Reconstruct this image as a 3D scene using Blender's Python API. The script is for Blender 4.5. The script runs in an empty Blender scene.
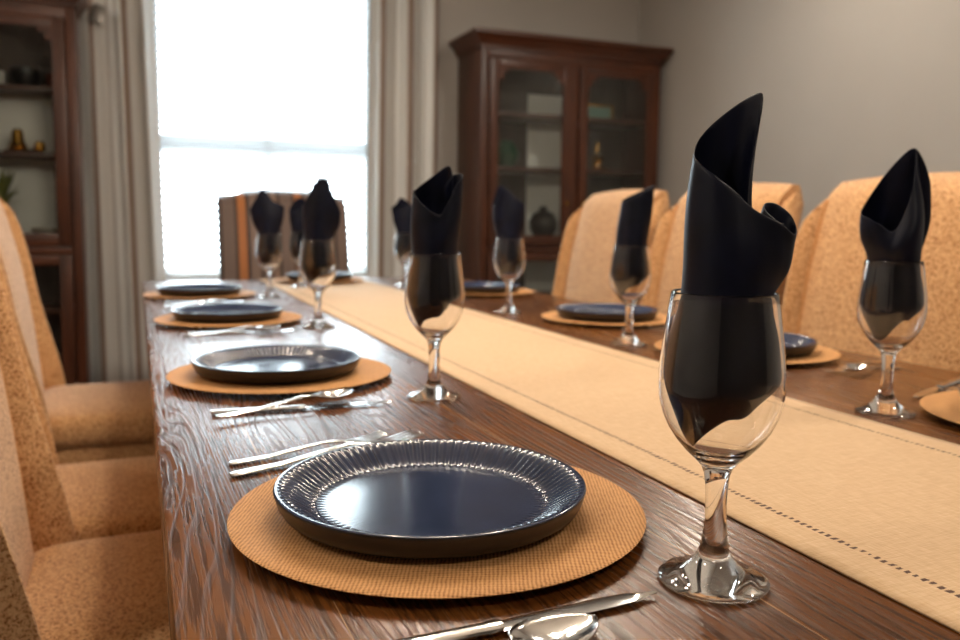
import bpy, bmesh, math, random
from mathutils import Vector, Matrix
random.seed(7)
S = bpy.context.scene
COL = S.collection
PI = math.pi
T = 0.76                      # table top height

# ------------------------------------------------------------------ helpers
def link(o):
    COL.objects.link(o); return o

def mesh_obj(name, verts, faces, mat=None, parent=None, smooth=True, angle=35):
    me = bpy.data.meshes.new(name)
    me.from_pydata([tuple(v) for v in verts], [], faces)
    me.validate()
    bm = bmesh.new(); bm.from_mesh(me)
    bmesh.ops.recalc_face_normals(bm, faces=bm.faces)
    bm.to_mesh(me); bm.free()
    if smooth:
        for p in me.polygons: p.use_smooth = True
        if angle: me.set_sharp_from_angle(angle=math.radians(angle))
    o = link(bpy.data.objects.new(name, me))
    if mat: me.materials.append(mat)
    if parent: o.parent = parent
    return o

class MB:
    """collects shapes into one mesh"""
    def __init__(s): s.v = []; s.f = []
    def add(s, v, f, M=None):
        n = len(s.v)
        s.v += [(M @ Vector(p)) if M else Vector(p) for p in v]
        s.f += [tuple(i + n for i in q) for q in f]
        return s
    def box(s, x0, x1, y0, y1, z0, z1, b=0.003, M=None):
        bm = bmesh.new()
        bmesh.ops.create_cube(bm, size=1)
        for w in bm.verts:
            w.co = Vector(((x0 + x1) / 2 + w.co.x * (x1 - x0), (y0 + y1) / 2 + w.co.y * (y1 - y0), (z0 + z1) / 2 + w.co.z * (z1 - z0)))
        if b > 0:
            bmesh.ops.bevel(bm, geom=bm.edges[:], offset=min(b, 0.45 * min(abs(x1 - x0), abs(y1 - y0), abs(z1 - z0))), segments=2, affect='EDGES', profile=0.6)
        bm.verts.index_update()
        s.add([v.co.copy() for v in bm.verts], [tuple(v.index for v in f.verts) for f in bm.faces], M)
        bm.free(); return s
    def lathe(s, prof, n=48, M=None):
        v = []; f = []; rows = []
        for r, z in prof:
            if r < 1e-6:
                rows.append([len(v)]); v.append((0, 0, z))
            else:
                rows.append(list(range(len(v), len(v) + n)))
                v += [(r * math.cos(2 * PI * i / n), r * math.sin(2 * PI * i / n), z) for i in range(n)]
        for a, b in zip(rows, rows[1:]):
            if len(a) == 1 and len(b) == 1: continue
            for i in range(n):
                j = (i + 1) % n
                if len(a) == 1: f.append((a[0], b[j], b[i]))
                elif len(b) == 1: f.append((a[i], a[j], b[0]))
                else: f.append((a[i], a[j], b[j], b[i]))
        return s.add(v, f, M)
    def loft(s, rings, cap=True, M=None):
        n = len(rings[0]); v = [p for r in rings for p in r]; f = []
        for k in range(len(rings) - 1):
            for i in range(n):
                j = (i + 1) % n
                f.append((k * n + i, k * n + j, (k + 1) * n + j, (k + 1) * n + i))
        if cap:
            f.append(tuple(range(n))); f.append(tuple(range((len(rings) - 1) * n, len(rings) * n)))
        return s.add(v, f, M)
    def tube(s, pts, rad, n=10, M=None):
        pts = [Vector(p) for p in pts]; rings = []
        for i, p in enumerate(pts):
            t = (pts[min(i + 1, len(pts) - 1)] - pts[max(i - 1, 0)]).normalized()
            a = t.cross(Vector((0, 0, 1)))
            if a.length < 1e-3: a = t.cross(Vector((1, 0, 0)))
            a.normalize(); b = t.cross(a)
            r = rad[i] if isinstance(rad, (list, tuple)) else rad
            rings.append([p + a * r * math.cos(2 * PI * k / n) + b * r * math.sin(2 * PI * k / n) for k in range(n)])
        return s.loft(rings, True, M)
    def grid(s, P, M=None):
        R = len(P); C_ = len(P[0])
        return s.add([p for r in P for p in r], [(i * C_ + j, i * C_ + j + 1, (i + 1) * C_ + j + 1, (i + 1) * C_ + j) for i in range(R - 1) for j in range(C_ - 1)], M)
    def build(s, name, mat, parent=None, smooth=True, angle=35):
        return mesh_obj(name, s.v, s.f, mat, parent, smooth, angle)

def empty(name, loc, rz=0.0):
    o = link(bpy.data.objects.new(name, None)); o.location = loc; o.rotation_euler = (0, 0, rz)
    o.empty_display_size = 0.1
    return o

def tag(o, label, cat, group=None):
    o['label'] = label; o['category'] = cat
    if group: o['group'] = group
    return o

def structure(o):
    o['kind'] = 'structure'; return o

def copy_tree(o, parent=None):
    c = o.copy(); COL.objects.link(c); c.parent = parent
    for ch in list(o.children): copy_tree(ch, c)
    return c

def cr(pts, t):
    """Catmull-Rom through a list of tuples, t in 0..1"""
    n = len(pts) - 1; x = min(max(t, 0), 1) * n; i = min(int(x), n - 1); u = x - i
    p1 = pts[i]; p2 = pts[i + 1]
    p0 = pts[i - 1] if i > 0 else tuple(2 * a - b for a, b in zip(p1, p2))
    p3 = pts[i + 2] if i + 2 <= n else tuple(2 * b - a for a, b in zip(p1, p2))
    return tuple(0.5 * (2 * b + (c - a) * u + (2 * a - 5 * b + 4 * c - d) * u * u + (3 * b - a - 3 * c + d) * u ** 3) for a, b, c, d in zip(p0, p1, p2, p3))

def lerp(a, b, t): return a + (b - a) * t
def smooth01(x): x = min(max(x, 0), 1); return x * x * (3 - 2 * x)

# ------------------------------------------------------------------ materials
def srgb(r, g, b):
    f = lambda c: (c / 255 / 12.92) if c / 255 <= 0.04045 else ((c / 255 + 0.055) / 1.055) ** 2.4
    return (f(r), f(g), f(b), 1)

class Mat:
    def __init__(s, name):
        s.m = bpy.data.materials.new(name); s.m.use_nodes = True
        s.nt = s.m.node_tree; s.nt.nodes.clear()
        s.out = s.n('ShaderNodeOutputMaterial')
    def n(s, typ, **k):
        x = s.nt.nodes.new(typ)
        for a, b in k.items(): setattr(x, a, b)
        return x
    def l(s, a, b): s.nt.links.new(a, b)
    def coord(s, kind='Object', scale=(1, 1, 1), rot=(0, 0, 0), loc=(0, 0, 0)):
        t = s.n('ShaderNodeTexCoord'); m = s.n('ShaderNodeMapping')
        m.inputs['Scale'].default_value = scale; m.inputs['Rotation'].default_value = rot; m.inputs['Location'].default_value = loc
        s.l(t.outputs[kind], m.inputs['Vector']); return m.outputs['Vector']
    def noise(s, vec, scale=5, detail=3, rough=0.5, dist=0):
        x = s.n('ShaderNodeTexNoise'); x.inputs['Scale'].default_value = scale; x.inputs['Detail'].default_value = detail
        x.inputs['Roughness'].default_value = rough; x.inputs['Distortion'].default_value = dist
        s.l(vec, x.inputs['Vector']); return x.outputs['Fac']
    def ramp(s, fac, stops):
        r = s.n('ShaderNodeValToRGB'); e = r.color_ramp.elements
        while len(e) < len(stops): e.new(0.5)
        for i, (p, c) in enumerate(stops):
            e[i].position = p; e[i].color = c if len(c) == 4 else (*c, 1)
        s.l(fac, r.inputs['Fac']); return r.outputs['Color']
    def math(s, op, a, b=None, c=None):
        x = s.n('ShaderNodeMath', operation=op)
        for i, q in enumerate((a, b, c)):
            if q is None: continue
            if isinstance(q, (int, float)): x.inputs[i].default_value = q
            else: s.l(q, x.inputs[i])
        return x.outputs[0]
    def bump(s, h, strength=0.3, dist=0.001, normal=None):
        b = s.n('ShaderNodeBump'); b.inputs['Strength'].default_value = strength; b.inputs['Distance'].default_value = dist
        s.l(h, b.inputs['Height'])
        if normal: s.l(normal, b.inputs['Normal'])
        return b.outputs['Normal']
    def pbsdf(s, color=None, rough=0.5, metal=0, normal=None, spec=0.5, coat=0, coat_rough=0.1, sheen=0, trans=0, ior=1.5, coat_normal=None):
        p = s.n('ShaderNodeBsdfPrincipled')
        if color is not None:
            if isinstance(color, tuple): p.inputs['Base Color'].default_value = color
            else: s.l(color, p.inputs['Base Color'])
        if isinstance(rough, (int, float)): p.inputs['Roughness'].default_value = rough
        else: s.l(rough, p.inputs['Roughness'])
        p.inputs['Metallic'].default_value = metal
        p.inputs['Specular IOR Level'].default_value = spec
        p.inputs['Coat Weight'].default_value = coat; p.inputs['Coat Roughness'].default_value = coat_rough
        p.inputs['Sheen Weight'].default_value = sheen
        p.inputs['Transmission Weight'].default_value = trans; p.inputs['IOR'].default_value = ior
        if normal is not None: s.l(normal, p.inputs['Normal'])
        if coat_normal is not None: s.l(coat_normal, p.inputs['Coat Normal'])
        s.l(p.outputs[0], s.out.inputs['Surface']); return p

def plain(name, col, rough=0.5, metal=0, spec=0.5, sheen=0, nscale=40, namp=0.12, bump=0.1, bscale=200):
    m = Mat(name); v = m.coord()
    n = m.noise(v, nscale, 3)
    lo = tuple(c * (1 - namp) for c in col[:3]); hi = tuple(min(1, c * (1 + namp)) for c in col[:3])
    c = m.ramp(n, [(0.3, lo), (0.7, hi)])
    nb = m.bump(m.noise(v, bscale, 2), bump, 0.0005) if bump else None
    m.pbsdf(c, rough, metal, nb, spec, sheen=sheen)
    return m.m

def wood(name, dark, mid, light, axis='z', rough=0.4, scale=1.0, spec=0.5, bump=0.15):
    m = Mat(name)
    sc = {'x': (1.2, 14, 14), 'y': (14, 1.2, 14), 'z': (14, 14, 1.2)}[axis]
    v = m.coord('Object', tuple(c * scale for c in sc))
    n = m.noise(v, 2.2, 5, 0.6, 0.6)
    c = m.ramp(n, [(0.25, dark), (0.5, mid), (0.78, light)])
    m.pbsdf(c, rough, 0, m.bump(n, bump, 0.001), spec)
    return m.m

def table_wood():
    m = Mat('oiled_oak_planks')
    t = m.n('ShaderNodeTexCoord'); sep = m.n('ShaderNodeSeparateXYZ'); m.l(t.outputs['Object'], sep.inputs[0])
    x, y = sep.outputs['X'], sep.outputs['Y']
    W = 0.262; off = 0.111
    px = m.math('DIVIDE', m.math('SUBTRACT', x, off), W)
    idx = m.math('FLOOR', px)
    fr = m.math('FRACT', px)
    d = m.math('MINIMUM', fr, m.math('SUBTRACT', 1.0, fr))            # distance to a seam, plank widths
    seam = m.math('LESS_THAN', d, 0.0022)
    # each plank gets its own slice of grain
    comb = m.n('ShaderNodeCombineXYZ')
    m.l(m.math('ADD', m.math('MULTIPLY', x, 1.0), m.math('MULTIPLY', idx, 3.17)), comb.inputs['X'])
    m.l(m.math('ADD', y, m.math('MULTIPLY', idx, 1.73)), comb.inputs['Y'])
    # cathedral grain: contour lines of a stretched noise
    mp = m.n('ShaderNodeMapping'); mp.inputs['Scale'].default_value = (8.5, .8, 1); m.l(comb.outputs[0], mp.inputs['Vector'])
    big = m.noise(mp.outputs[0], 1.0, 2, 0.4, 0.15)
    rings = m.math('FRACT', m.math('ADD', m.math('MULTIPLY', big, 30.0), m.math('MULTIPLY', x, 85.0)))
    line = m.ramp(rings, [(0.0, (0.1,) * 3), (0.14, (0.85,) * 3), (0.84, (1, 1, 1)), (1.0, (0.1,) * 3)])
    mp2 = m.n('ShaderNodeMapping'); mp2.inputs['Scale'].default_value = (240, 9, 1); m.l(comb.outputs[0], mp2.inputs['Vector'])
    fine = m.noise(mp2.outputs[0], 1.0, 4, 0.65, 0.3)
    pores = m.ramp(fine, [(0.43, (0, 0, 0)), (0.52, (1, 1, 1))])
    mp3 = m.n('ShaderNodeMapping'); mp3.inputs['Scale'].default_value = (6, 1.4, 1); m.l(comb.outputs[0], mp3.inputs['Vector'])
    tone = m.noise(mp3.outputs[0], 1.0, 3)
    # colour
    base = m.ramp(tone, [(0.25, srgb(88, 50, 20)), (0.5, srgb(112, 66, 28)), (0.75, srgb(134, 84, 38))])
    mx = m.n('ShaderNodeMix', data_type='RGBA', blend_type='MULTIPLY'); mx.inputs['Factor'].default_value = 0.4
    m.l(base, mx.inputs['A']); m.l(line, mx.inputs['B'])
    mx2 = m.n('ShaderNodeMix', data_type='RGBA', blend_type='MULTIPLY'); mx2.inputs['Factor'].default_value = 0.55
    m.l(mx.outputs['Result'], mx2.inputs['A']); m.l(pores, mx2.inputs['B'])
    mx3 = m.n('ShaderNodeMix', data_type='RGBA'); mx3.inputs['B'].default_value = srgb(190, 150, 110)
    dust = m.ramp(m.noise(comb.outputs[0], 9, 2), [(0.42, (0, 0, 0)), (0.5, (1, 1, 1))])
    m.l(m.math('MULTIPLY', seam, dust), mx3.inputs['Factor']); m.l(mx2.outputs['Result'], mx3.inputs['A'])
    h = m.math('ADD', m.math('MULTIPLY', line, 0.6), m.math('MULTIPLY', pores, 0.5))
    nb = m.bump(h, 0.5, 0.0006)
    rough = m.ramp(line, [(0, (0.42,) * 3), (1, (0.23,) * 3)])
    m.pbsdf(mx3.outputs['Result'], rough, 0, nb, 0.36)
    return m.m

def boucle(name='tan_boucle', a=(222, 178, 130), b=(207, 156, 104), c=(142, 90, 46), scale=1.7):
    m = Mat(name); v = m.coord('Object')
    n1 = m.noise(v, 135 * scale, 2, 0.55, 0.8)
    n2 = m.noise(v, 16, 2)
    col = m.ramp(n1, [(0.37, srgb(*c)), (0.47, srgb(*b)), (0.62, srgb(*a))])
    mx = m.n('ShaderNodeMix', data_type='RGBA', blend_type='MULTIPLY'); mx.inputs['Factor'].default_value = 0.25
    m.l(col, mx.inputs['A']); m.l(m.ramp(n2, [(0.3, (0.75,) * 3), (0.7, (1, 1, 1))]), mx.inputs['B'])
    m.pbsdf(mx.outputs['Result'], 0.85, 0, m.bump(n1, 0.35, 0.0015), 0.25, sheen=0.2)
    return m.m

def stripes(name, cols, axis='X', period=0.2, rough=0.55, sheen=0.2, uv=False):
    """vertical woven stripes; cols = [(pos, rgb)...] constant bands"""
    m = Mat(name); t = m.n('ShaderNodeTexCoord'); sep = m.n('ShaderNodeSeparateXYZ')
    m.l(t.outputs['UV' if uv else 'Object'], sep.inputs[0])
    q = m.math('FRACT', m.math('ADD', m.math('DIVIDE', sep.outputs[axis], period), 99.77))
    r = m.n('ShaderNodeValToRGB'); r.color_ramp.interpolation = 'CONSTANT'; e = r.color_ramp.elements
    while len(e) < len(cols): e.new(0.5)
    for i, (p, c) in enumerate(cols): e[i].position = p; e[i].color = srgb(*c)
    m.l(q, r.inputs['Fac'])
    v = m.coord('Object', (1, 1, 1)); n = m.noise(v, 500, 2)
    p = m.pbsdf(r.outputs['Color'], rough, 0, m.bump(n, 0.15, 0.0006), 0.35, sheen=sheen)
    return m.m

def jute():
    m = Mat('woven_jute'); v = m.coord('Object')
    sep = m.n('ShaderNodeSeparateXYZ'); m.l(v, sep.inputs[0])
    k = 2 * PI / 0.0040
    wob = m.math('MULTIPLY', m.math('SUBTRACT', m.noise(v, 90, 2), 0.5), 2.2)
    sx = m.math('SINE', m.math('ADD', m.math('MULTIPLY', sep.outputs['X'], k), wob))
    sy = m.math('SINE', m.math('ADD', m.math('MULTIPLY', sep.outputs['Y'], k), wob))
    w = m.math('ADD', m.math('MULTIPLY', m.math('MULTIPLY', sx, sy), 0.5), 0.5)
    n = m.noise(v, 260, 2)
    f = m.math('ADD', m.math('MULTIPLY', w, 0.65), m.math('MULTIPLY', n, 0.35))
    c = m.ramp(f, [(0.18, srgb(120, 76, 40)), (0.42, srgb(188, 134, 82)), (0.75, srgb(218, 168, 112))])
    m.pbsdf(c, 0.75, 0, m.bump(f, 0.4, 0.001), 0.25)
    return m.m

def linen():
    m = Mat('natural_linen'); t = m.n('ShaderNodeTexCoord'); sep = m.n('ShaderNodeSeparateXYZ'); m.l(t.outputs['Object'], sep.inputs[0])
    x, y = sep.outputs['X'], sep.outputs['Y']
    wx = m.n('ShaderNodeMapping'); wx.inputs['Scale'].default_value = (900, 60, 1); m.l(t.outputs['Object'], wx.inputs[0])
    wy = m.n('ShaderNodeMapping'); wy.inputs['Scale'].default_value = (60, 900, 1); m.l(t.outputs['Object'], wy.inputs[0])
    a = m.noise(wx.outputs[0], 1, 2); b = m.noise(wy.outputs[0], 1, 2)
    wv = m.math('MULTIPLY', m.math('ADD', a, b), 0.5)
    col = m.ramp(wv, [(0.3, srgb(192, 156, 116)), (0.5, srgb(208, 174, 134)), (0.68, srgb(220, 190, 154))])
    # drawn-thread hemstitch: a row of little open holes 42 mm from each edge
    ax = m.math('ABSOLUTE', x)
    dx = m.math('ABSOLUTE', m.math('SUBTRACT', ax, 0.1525))
    k = m.math('FRACT', m.math('DIVIDE', y, 0.0066))
    ky = m.math('ABSOLUTE', m.math('SUBTRACT', k, 0.5))
    wob = m.noise(t.outputs['Object'], 140, 2)
    hole = m.math('MULTIPLY', m.math('LESS_THAN', dx, m.math('MULTIPLY', wob, 0.0052)), m.math('LESS_THAN', ky, m.math('MULTIPLY', wob, 0.5)))
    mx = m.n('ShaderNodeMix', data_type='RGBA'); mx.inputs['B'].default_value = srgb(74, 40, 20)
    m.l(hole, mx.inputs['Factor']); m.l(col, mx.inputs['A'])
    hem = m.math('LESS_THAN', m.math('ABSOLUTE', m.math('SUBTRACT', ax, 0.1555)), 0.0015)
    h = m.math('SUBTRACT', m.math('SUBTRACT', wv, m.math('MULTIPLY', hole, 1.5)), m.math('MULTIPLY', hem, 0.4))
    m.pbsdf(mx.outputs['Result'], 0.8, 0, m.bump(h, 0.35, 0.0008), 0.25, sheen=0.15)
    return m.m

def glass_mat(name, rough=0.0, col=(1, 1, 1, 1), ior=1.5):
    m = Mat(name); g = m.n('ShaderNodeBsdfGlass'); g.inputs['Color'].default_value = col
    g.inputs['Roughness'].default_value = rough; g.inputs['IOR'].default_value = ior
    m.l(g.outputs[0], m.out.inputs['Surface']); return m.m

def pane_mat(name='cabinet_pane'):
    """thin sheet glass: mostly clear, Fresnel reflection"""
    m = Mat(name); tr = m.n('ShaderNodeBsdfTransparent'); tr.inputs['Color'].default_value = (0.93, 0.95, 0.94, 1)
    gl = m.n('ShaderNodeBsdfGlossy'); gl.inputs['Roughness'].default_value = 0.02
    fr = m.n('ShaderNodeFresnel'); fr.inputs['IOR'].default_value = 1.5
    mx = m.n('ShaderNodeMixShader'); m.l(fr.outputs[0], mx.inputs[0]); m.l(tr.outputs[0], mx.inputs[1]); m.l(gl.outputs[0], mx.inputs[2])
    m.l(mx.outputs[0], m.out.inputs['Surface']); return m.m

def napkin_mat():
    m = Mat('navy_satin_napkin'); v = m.coord('Object')
    w = m.noise(v, 700, 2); f = m.noise(v, 30, 2)
    c = m.ramp(f, [(0.3, srgb(8, 11, 24)), (0.7, srgb(14, 18, 38))])
    m.pbsdf(c, 0.45, 0, m.bump(w, 0.08, 0.0004), 0.2)
    return m.m

def slat_mat():
    m = Mat('white_blind_slat'); d = m.n('ShaderNodeBsdfDiffuse'); d.inputs['Color'].default_value = (0.86, 0.87, 0.88, 1)
    t = m.n('ShaderNodeBsdfTranslucent'); t.inputs['Color'].default_value = (0.86, 0.87, 0.88, 1)
    v = m.coord(); nb = m.bump(m.noise(v, 60, 2), 0.05, 0.001); m.l(nb, d.inputs['Normal'])
    mx = m.n('ShaderNodeMixShader'); mx.inputs[0].default_value = 0.6
    m.l(d.outputs[0], mx.inputs[1]); m.l(t.outputs[0], mx.inputs[2]); m.l(mx.outputs[0], m.out.inputs['Surface']); return m.m

def curtain_mat():
    m = Mat('stripe_and_fold_tone_silk'); t = m.n('ShaderNodeTexCoord'); sep = m.n('ShaderNodeSeparateXYZ'); m.l(t.outputs['UV'], sep.inputs[0])
    q = m.math('FRACT', m.math('DIVIDE', sep.outputs['X'], 0.27))
    r = m.n('ShaderNodeValToRGB'); r.color_ramp.interpolation = 'LINEAR'; e = r.color_ramp.elements
    cols = [(0, (150, 142, 134)), (0.12, (240, 241, 239)), (0.46, (246, 247, 245)), (0.52, (162, 142, 128)), (0.64, (138, 114, 100)), (0.70, (214, 213, 209)), (0.9, (206, 203, 197))]  # stripe colours also carry painted fold highlights and shade
    while len(e) < len(cols): e.new(0.5)
    for i, (p, c) in enumerate(cols): e[i].position = p; e[i].color = srgb(*c)
    m.l(q, r.inputs['Fac'])
    n = m.noise(m.coord('UV', (400, 30, 1)), 1, 2)
    p = m.pbsdf(r.outputs['Color'], 0.42, 0, m.bump(n, 0.1, 0.0005), 0.5, sheen=0.25)
    tl = m.n('ShaderNodeBsdfTranslucent'); m.l(r.outputs['Color'], tl.inputs['Color'])
    mx = m.n('ShaderNodeMixShader'); mx.inputs[0].default_value = 0.12
    m.l(p.outputs[0], mx.inputs[1]); m.l(tl.outputs[0], mx.inputs[2]); m.l(mx.outputs[0], m.out.inputs['Surface'])
    return m.m

def plate_mat():
    m = Mat('navy_glaze'); v = m.coord()
    n = m.noise(v, 25, 3)
    c = m.ramp(n, [(0.3, srgb(34, 44, 68)), (0.7, srgb(46, 57, 84))])
    m.pbsdf(c, 0.14, 0, m.bump(m.noise(v, 45, 2), 0.05, 0.001), 0.6)
    return m.m

M_TABLE = table_wood()
M_DARKWOOD = wood('walnut_frame', srgb(46, 23, 12), srgb(74, 38, 20), srgb(100, 54, 30), 'z', 0.38)
M_DARKWOODX = wood('walnut_rail', srgb(46, 23, 12), srgb(74, 38, 20), srgb(100, 54, 30), 'x', 0.38)
M_LEG = wood('dark_stained_leg', srgb(34, 18, 10), srgb(52, 28, 15), srgb(70, 40, 22), 'z', 0.35)
M_APRON = wood('table_apron_wood', srgb(60, 30, 14), srgb(92, 48, 22), srgb(116, 64, 32), 'y', 0.4)
M_BOUCLE = boucle()
M_PIPING = plain('tan_piping', srgb(196, 140, 88), 0.8)
M_STRIPE = stripes('brown_striped_weave', [(0, (104, 86, 78)), (0.16, (62, 47, 41)), (0.22, (122, 102, 92)), (0.38, (54, 40, 35)), (0.44, (168, 104, 54)), (0.58, (74, 54, 44)), (0.64, (108, 90, 82)), (0.84, (58, 44, 38)), (0.90, (130, 107, 93))], 'X', 0.235)
M_JUTE = jute(); M_LINEN = linen()
M_GLASS = glass_mat('clear_crystal')
M_PANE = pane_mat(); M_NAPKIN = napkin_mat(); M_SLAT = slat_mat(); M_CURT = curtain_mat(); M_PLATE = plate_mat()
M_PLATE_FOOT = plain('dark_brown_stoneware', srgb(27, 22, 22), 0.35)
M_CHARGER_EDGE = plain('dark_charger_base', srgb(48, 30, 18), 0.7)
M_STEEL = plain('polished_steel', (0.66, 0.65, 0.64), 0.13, 1.0, namp=0.04, bump=0.02)
M_BRASS = plain('brass', srgb(214, 160, 70), 0.25, 1.0, namp=0.05, bump=0.02)
M_WALL = plain('greige_paint', srgb(178, 173, 166), 0.75, namp=0.02, bump=0.12, bscale=350, nscale=3)
M_WALL_DARK = plain('unseen_wall_dimming_paint', srgb(84, 76, 68), 0.75, namp=0.02, nscale=3)  # darkens the unseen front wall to weaken its reflections in the glasses
M_CEIL = plain('white_ceiling_paint', srgb(226, 222, 214), 0.85, namp=0.02)
M_TRIM = plain('white_trim_paint', srgb(225, 225, 222), 0.45, namp=0.02)
M_FLOOR = wood('floor_boards', srgb(58, 34, 20), srgb(84, 52, 32), srgb(104, 68, 44), 'y', 0.35, 0.6)
M_KNOB = plain('pewter', srgb(120, 116, 112), 0.35, 0.9)
M_CREAM = plain('cream_ceramic', srgb(222, 214, 200), 0.35)
M_WHITEBOX = plain('grey_white_card', srgb(176, 172, 166), 0.6)
M_BLACK = plain('black_ceramic', srgb(24, 22, 24), 0.3)
M_TEAL = plain('teal_cloth', srgb(96, 128, 122), 0.6)
M_GREEN = plain('deep_green_glaze', srgb(26, 70, 46), 0.3)
M_LEAF = plain('olive_leaf', srgb(120, 122, 58), 0.55, namp=0.3)
M_TERRA = plain('rust_ceramic', srgb(128, 66, 44), 0.5)
M_CABBACK = wood('cabinet_back_board', srgb(46, 34, 28), srgb(64, 50, 42), srgb(78, 64, 54), 'z', 0.6)
M_REFLECTION = None
def painted_reflection_mat():  # pale grooved colour painted in for a reflection inside the cabinets
    m = Mat('painted_reflection'); t = m.n('ShaderNodeTexCoord'); sep = m.n('ShaderNodeSeparateXYZ'); m.l(t.outputs['Object'], sep.inputs[0])
    k = m.math('ABSOLUTE', m.math('SUBTRACT', m.math('FRACT', m.math('DIVIDE', sep.outputs['X'], 0.034)), 0.5))
    g = m.ramp(k, [(0.0, (0, 0, 0)), (0.07, (1, 1, 1))])
    n = m.noise(t.outputs['Object'], 12, 2)
    c = m.ramp(n, [(0.3, srgb(236, 234, 228)), (0.7, srgb(244, 242, 238))])
    m.pbsdf(c, 0.55, 0, m.bump(g, 0.5, 0.002), 0.4); return m.m
M_REFLECTION = painted_reflection_mat()

# ------------------------------------------------------------------ camera
Fv = Vector((0.38320272, 0.91869025, -0.09572825)); Rv = Vector((0.9233005, -0.38389741, 0.01178812)); Uv = Vector((0.02592019, 0.09290318, 0.9953377))
CAM = Vector((0, 0, T + 0.2454))
cd = bpy.data.cameras.new('camera'); cam = link(bpy.data.objects.new('camera', cd))
cd.sensor_width = 36; cd.lens = 823.11 * 36 / 960
cd.shift_y = -19.93 / 960; cd.clip_start = 0.02
mw = Matrix.Identity(4)
for i in range(3): mw[i][0] = Rv[i]; mw[i][1] = Uv[i]; mw[i][2] = -Fv[i]; mw[i][3] = CAM[i]
cam.matrix_world = mw
cd.dof.use_dof = True; cd.dof.focus_distance = 0.62; cd.dof.aperture_fstop = 6.3
S.camera = cam
VYAW = -math.radians(22.6)      # heading of the napkins' front (they face the near end of the table)

# ------------------------------------------------------------------ room shell
X0, X1, Y0, Y1, ZC = -2.3, 3.33, -2.2, 5.12, 2.75
WX0, WX1, WZ0, WZ1 = 0.10, 1.40, 0.655, 2.52
structure(MB().box(X0 - .1, X1 + .1, Y0 - .1, Y1 + .1, -0.1, 0, 0).build('floor', M_FLOOR, smooth=False))
structure(MB().box(X0 - .1, X1 + .1, Y0 - .1, Y1 + .1, ZC, ZC + 0.1, 0).build('ceiling', M_CEIL, smooth=False))
b = MB()
b.box(X0 - .1, WX0, Y1, Y1 + .12, 0, ZC, 0).box(WX1, X1 + .1, Y1, Y1 + .12, 0, ZC, 0)
b.box(WX0, WX1, Y1, Y1 + .12, 0, WZ0, 0).box(WX0, WX1, Y1, Y1 + .12, WZ1, ZC, 0)
structure(b.build('wall_back', M_WALL, smooth=False))
structure(MB().box(X1, X1 + .1, Y0, Y1, 0, ZC, 0).build('wall_right', M_WALL, smooth=False))
structure(MB().box(X0, X1, Y0 - .1, Y0, 0, ZC, 0).build('wall_front', M_WALL_DARK, smooth=False))
structure(MB().box(X0 - .1, X0, Y0, Y1, 0, ZC, 0).build('wall_left', M_WALL, smooth=False))
structure(MB().box(WX1 + .45, X1 - .012, Y1 - .014, Y1 - .001, 0.0, 0.12, 0.004).build('baseboard_back', M_TRIM))
structure(MB().box(X1 - .014, X1 - .001, Y0, Y1 - .016, 0.0, 0.12, 0.004).build('baseboard_right', M_TRIM))

# back window: frame, sashes, panes, sill
w = structure(empty('window_1', ((WX0 + WX1) / 2, Y1, WZ0)))
hw = (WX1 - WX0) / 2; hh = WZ1 - WZ0
b = MB()
for x0, x1, z0, z1 in ((-hw, -hw + .045, 0, hh), (hw - .045, hw, 0, hh), (-hw, hw, 0, .03), (-hw, hw, hh - .045, hh)):
    b.box(x0, x1, .05, .11, z0, z1, .004)
f = b.build('window_frame', M_TRIM, w)
RZ = 0.78
b = MB(); b.box(-hw + .045, hw - .045, .06, .10, RZ - .03, RZ + .03, .004)
for z0, z1 in ((.045, RZ - .03), (RZ + .03, hh - .045)):
    b.box(-.014, .014, .066, .094, z0, z1, .002)
b.build('meeting_rail', M_TRIM, w)
MB().box(-hw + .045, hw - .045, .078, .082, .045, hh - .045, 0).build('pane', M_PANE, w, smooth=False)
MB().box(-hw - .02, hw + .02, -.06, .05, -.03, 0, .006).build('window_sill', M_TRIM, w)
# blinds
bl = tag(empty('window_blind', ((WX0 + WX1) / 2, Y1 + .012, WZ0)), 'white horizontal slatted blind glowing with daylight in the window', 'blind')
b = MB(); pitch = 0.043; nsl = int((hh - .06) / pitch)
for i in range(nsl):
    z = .045 + i * pitch
    ang = math.radians(38)
    M = Matrix.Translation((0, 0.012, z)) @ Matrix.Rotation(ang, 4, 'X')
    b.box(-hw + .012, hw - .012, -.025, .025, -.0012, .0012, 0, M)
b.build('slats', M_SLAT, bl, smooth=False)
MB().box(-hw + .008, hw - .008, -.01, .035, hh - .055, hh - .005, .005).build('headrail', M_TRIM, bl)
MB().box(-hw + .012, hw - .012, -.008, .03, .004, .022, .004).build('bottom_rail', M_TRIM, bl)
b = MB()
for x in (-.42, 0, .42): b.tube([(x, .012 - .022, .02), (x, .012 - .022, hh - .05)], .0012, 6)
b.build('ladder_cord', M_TRIM, bl)

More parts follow.
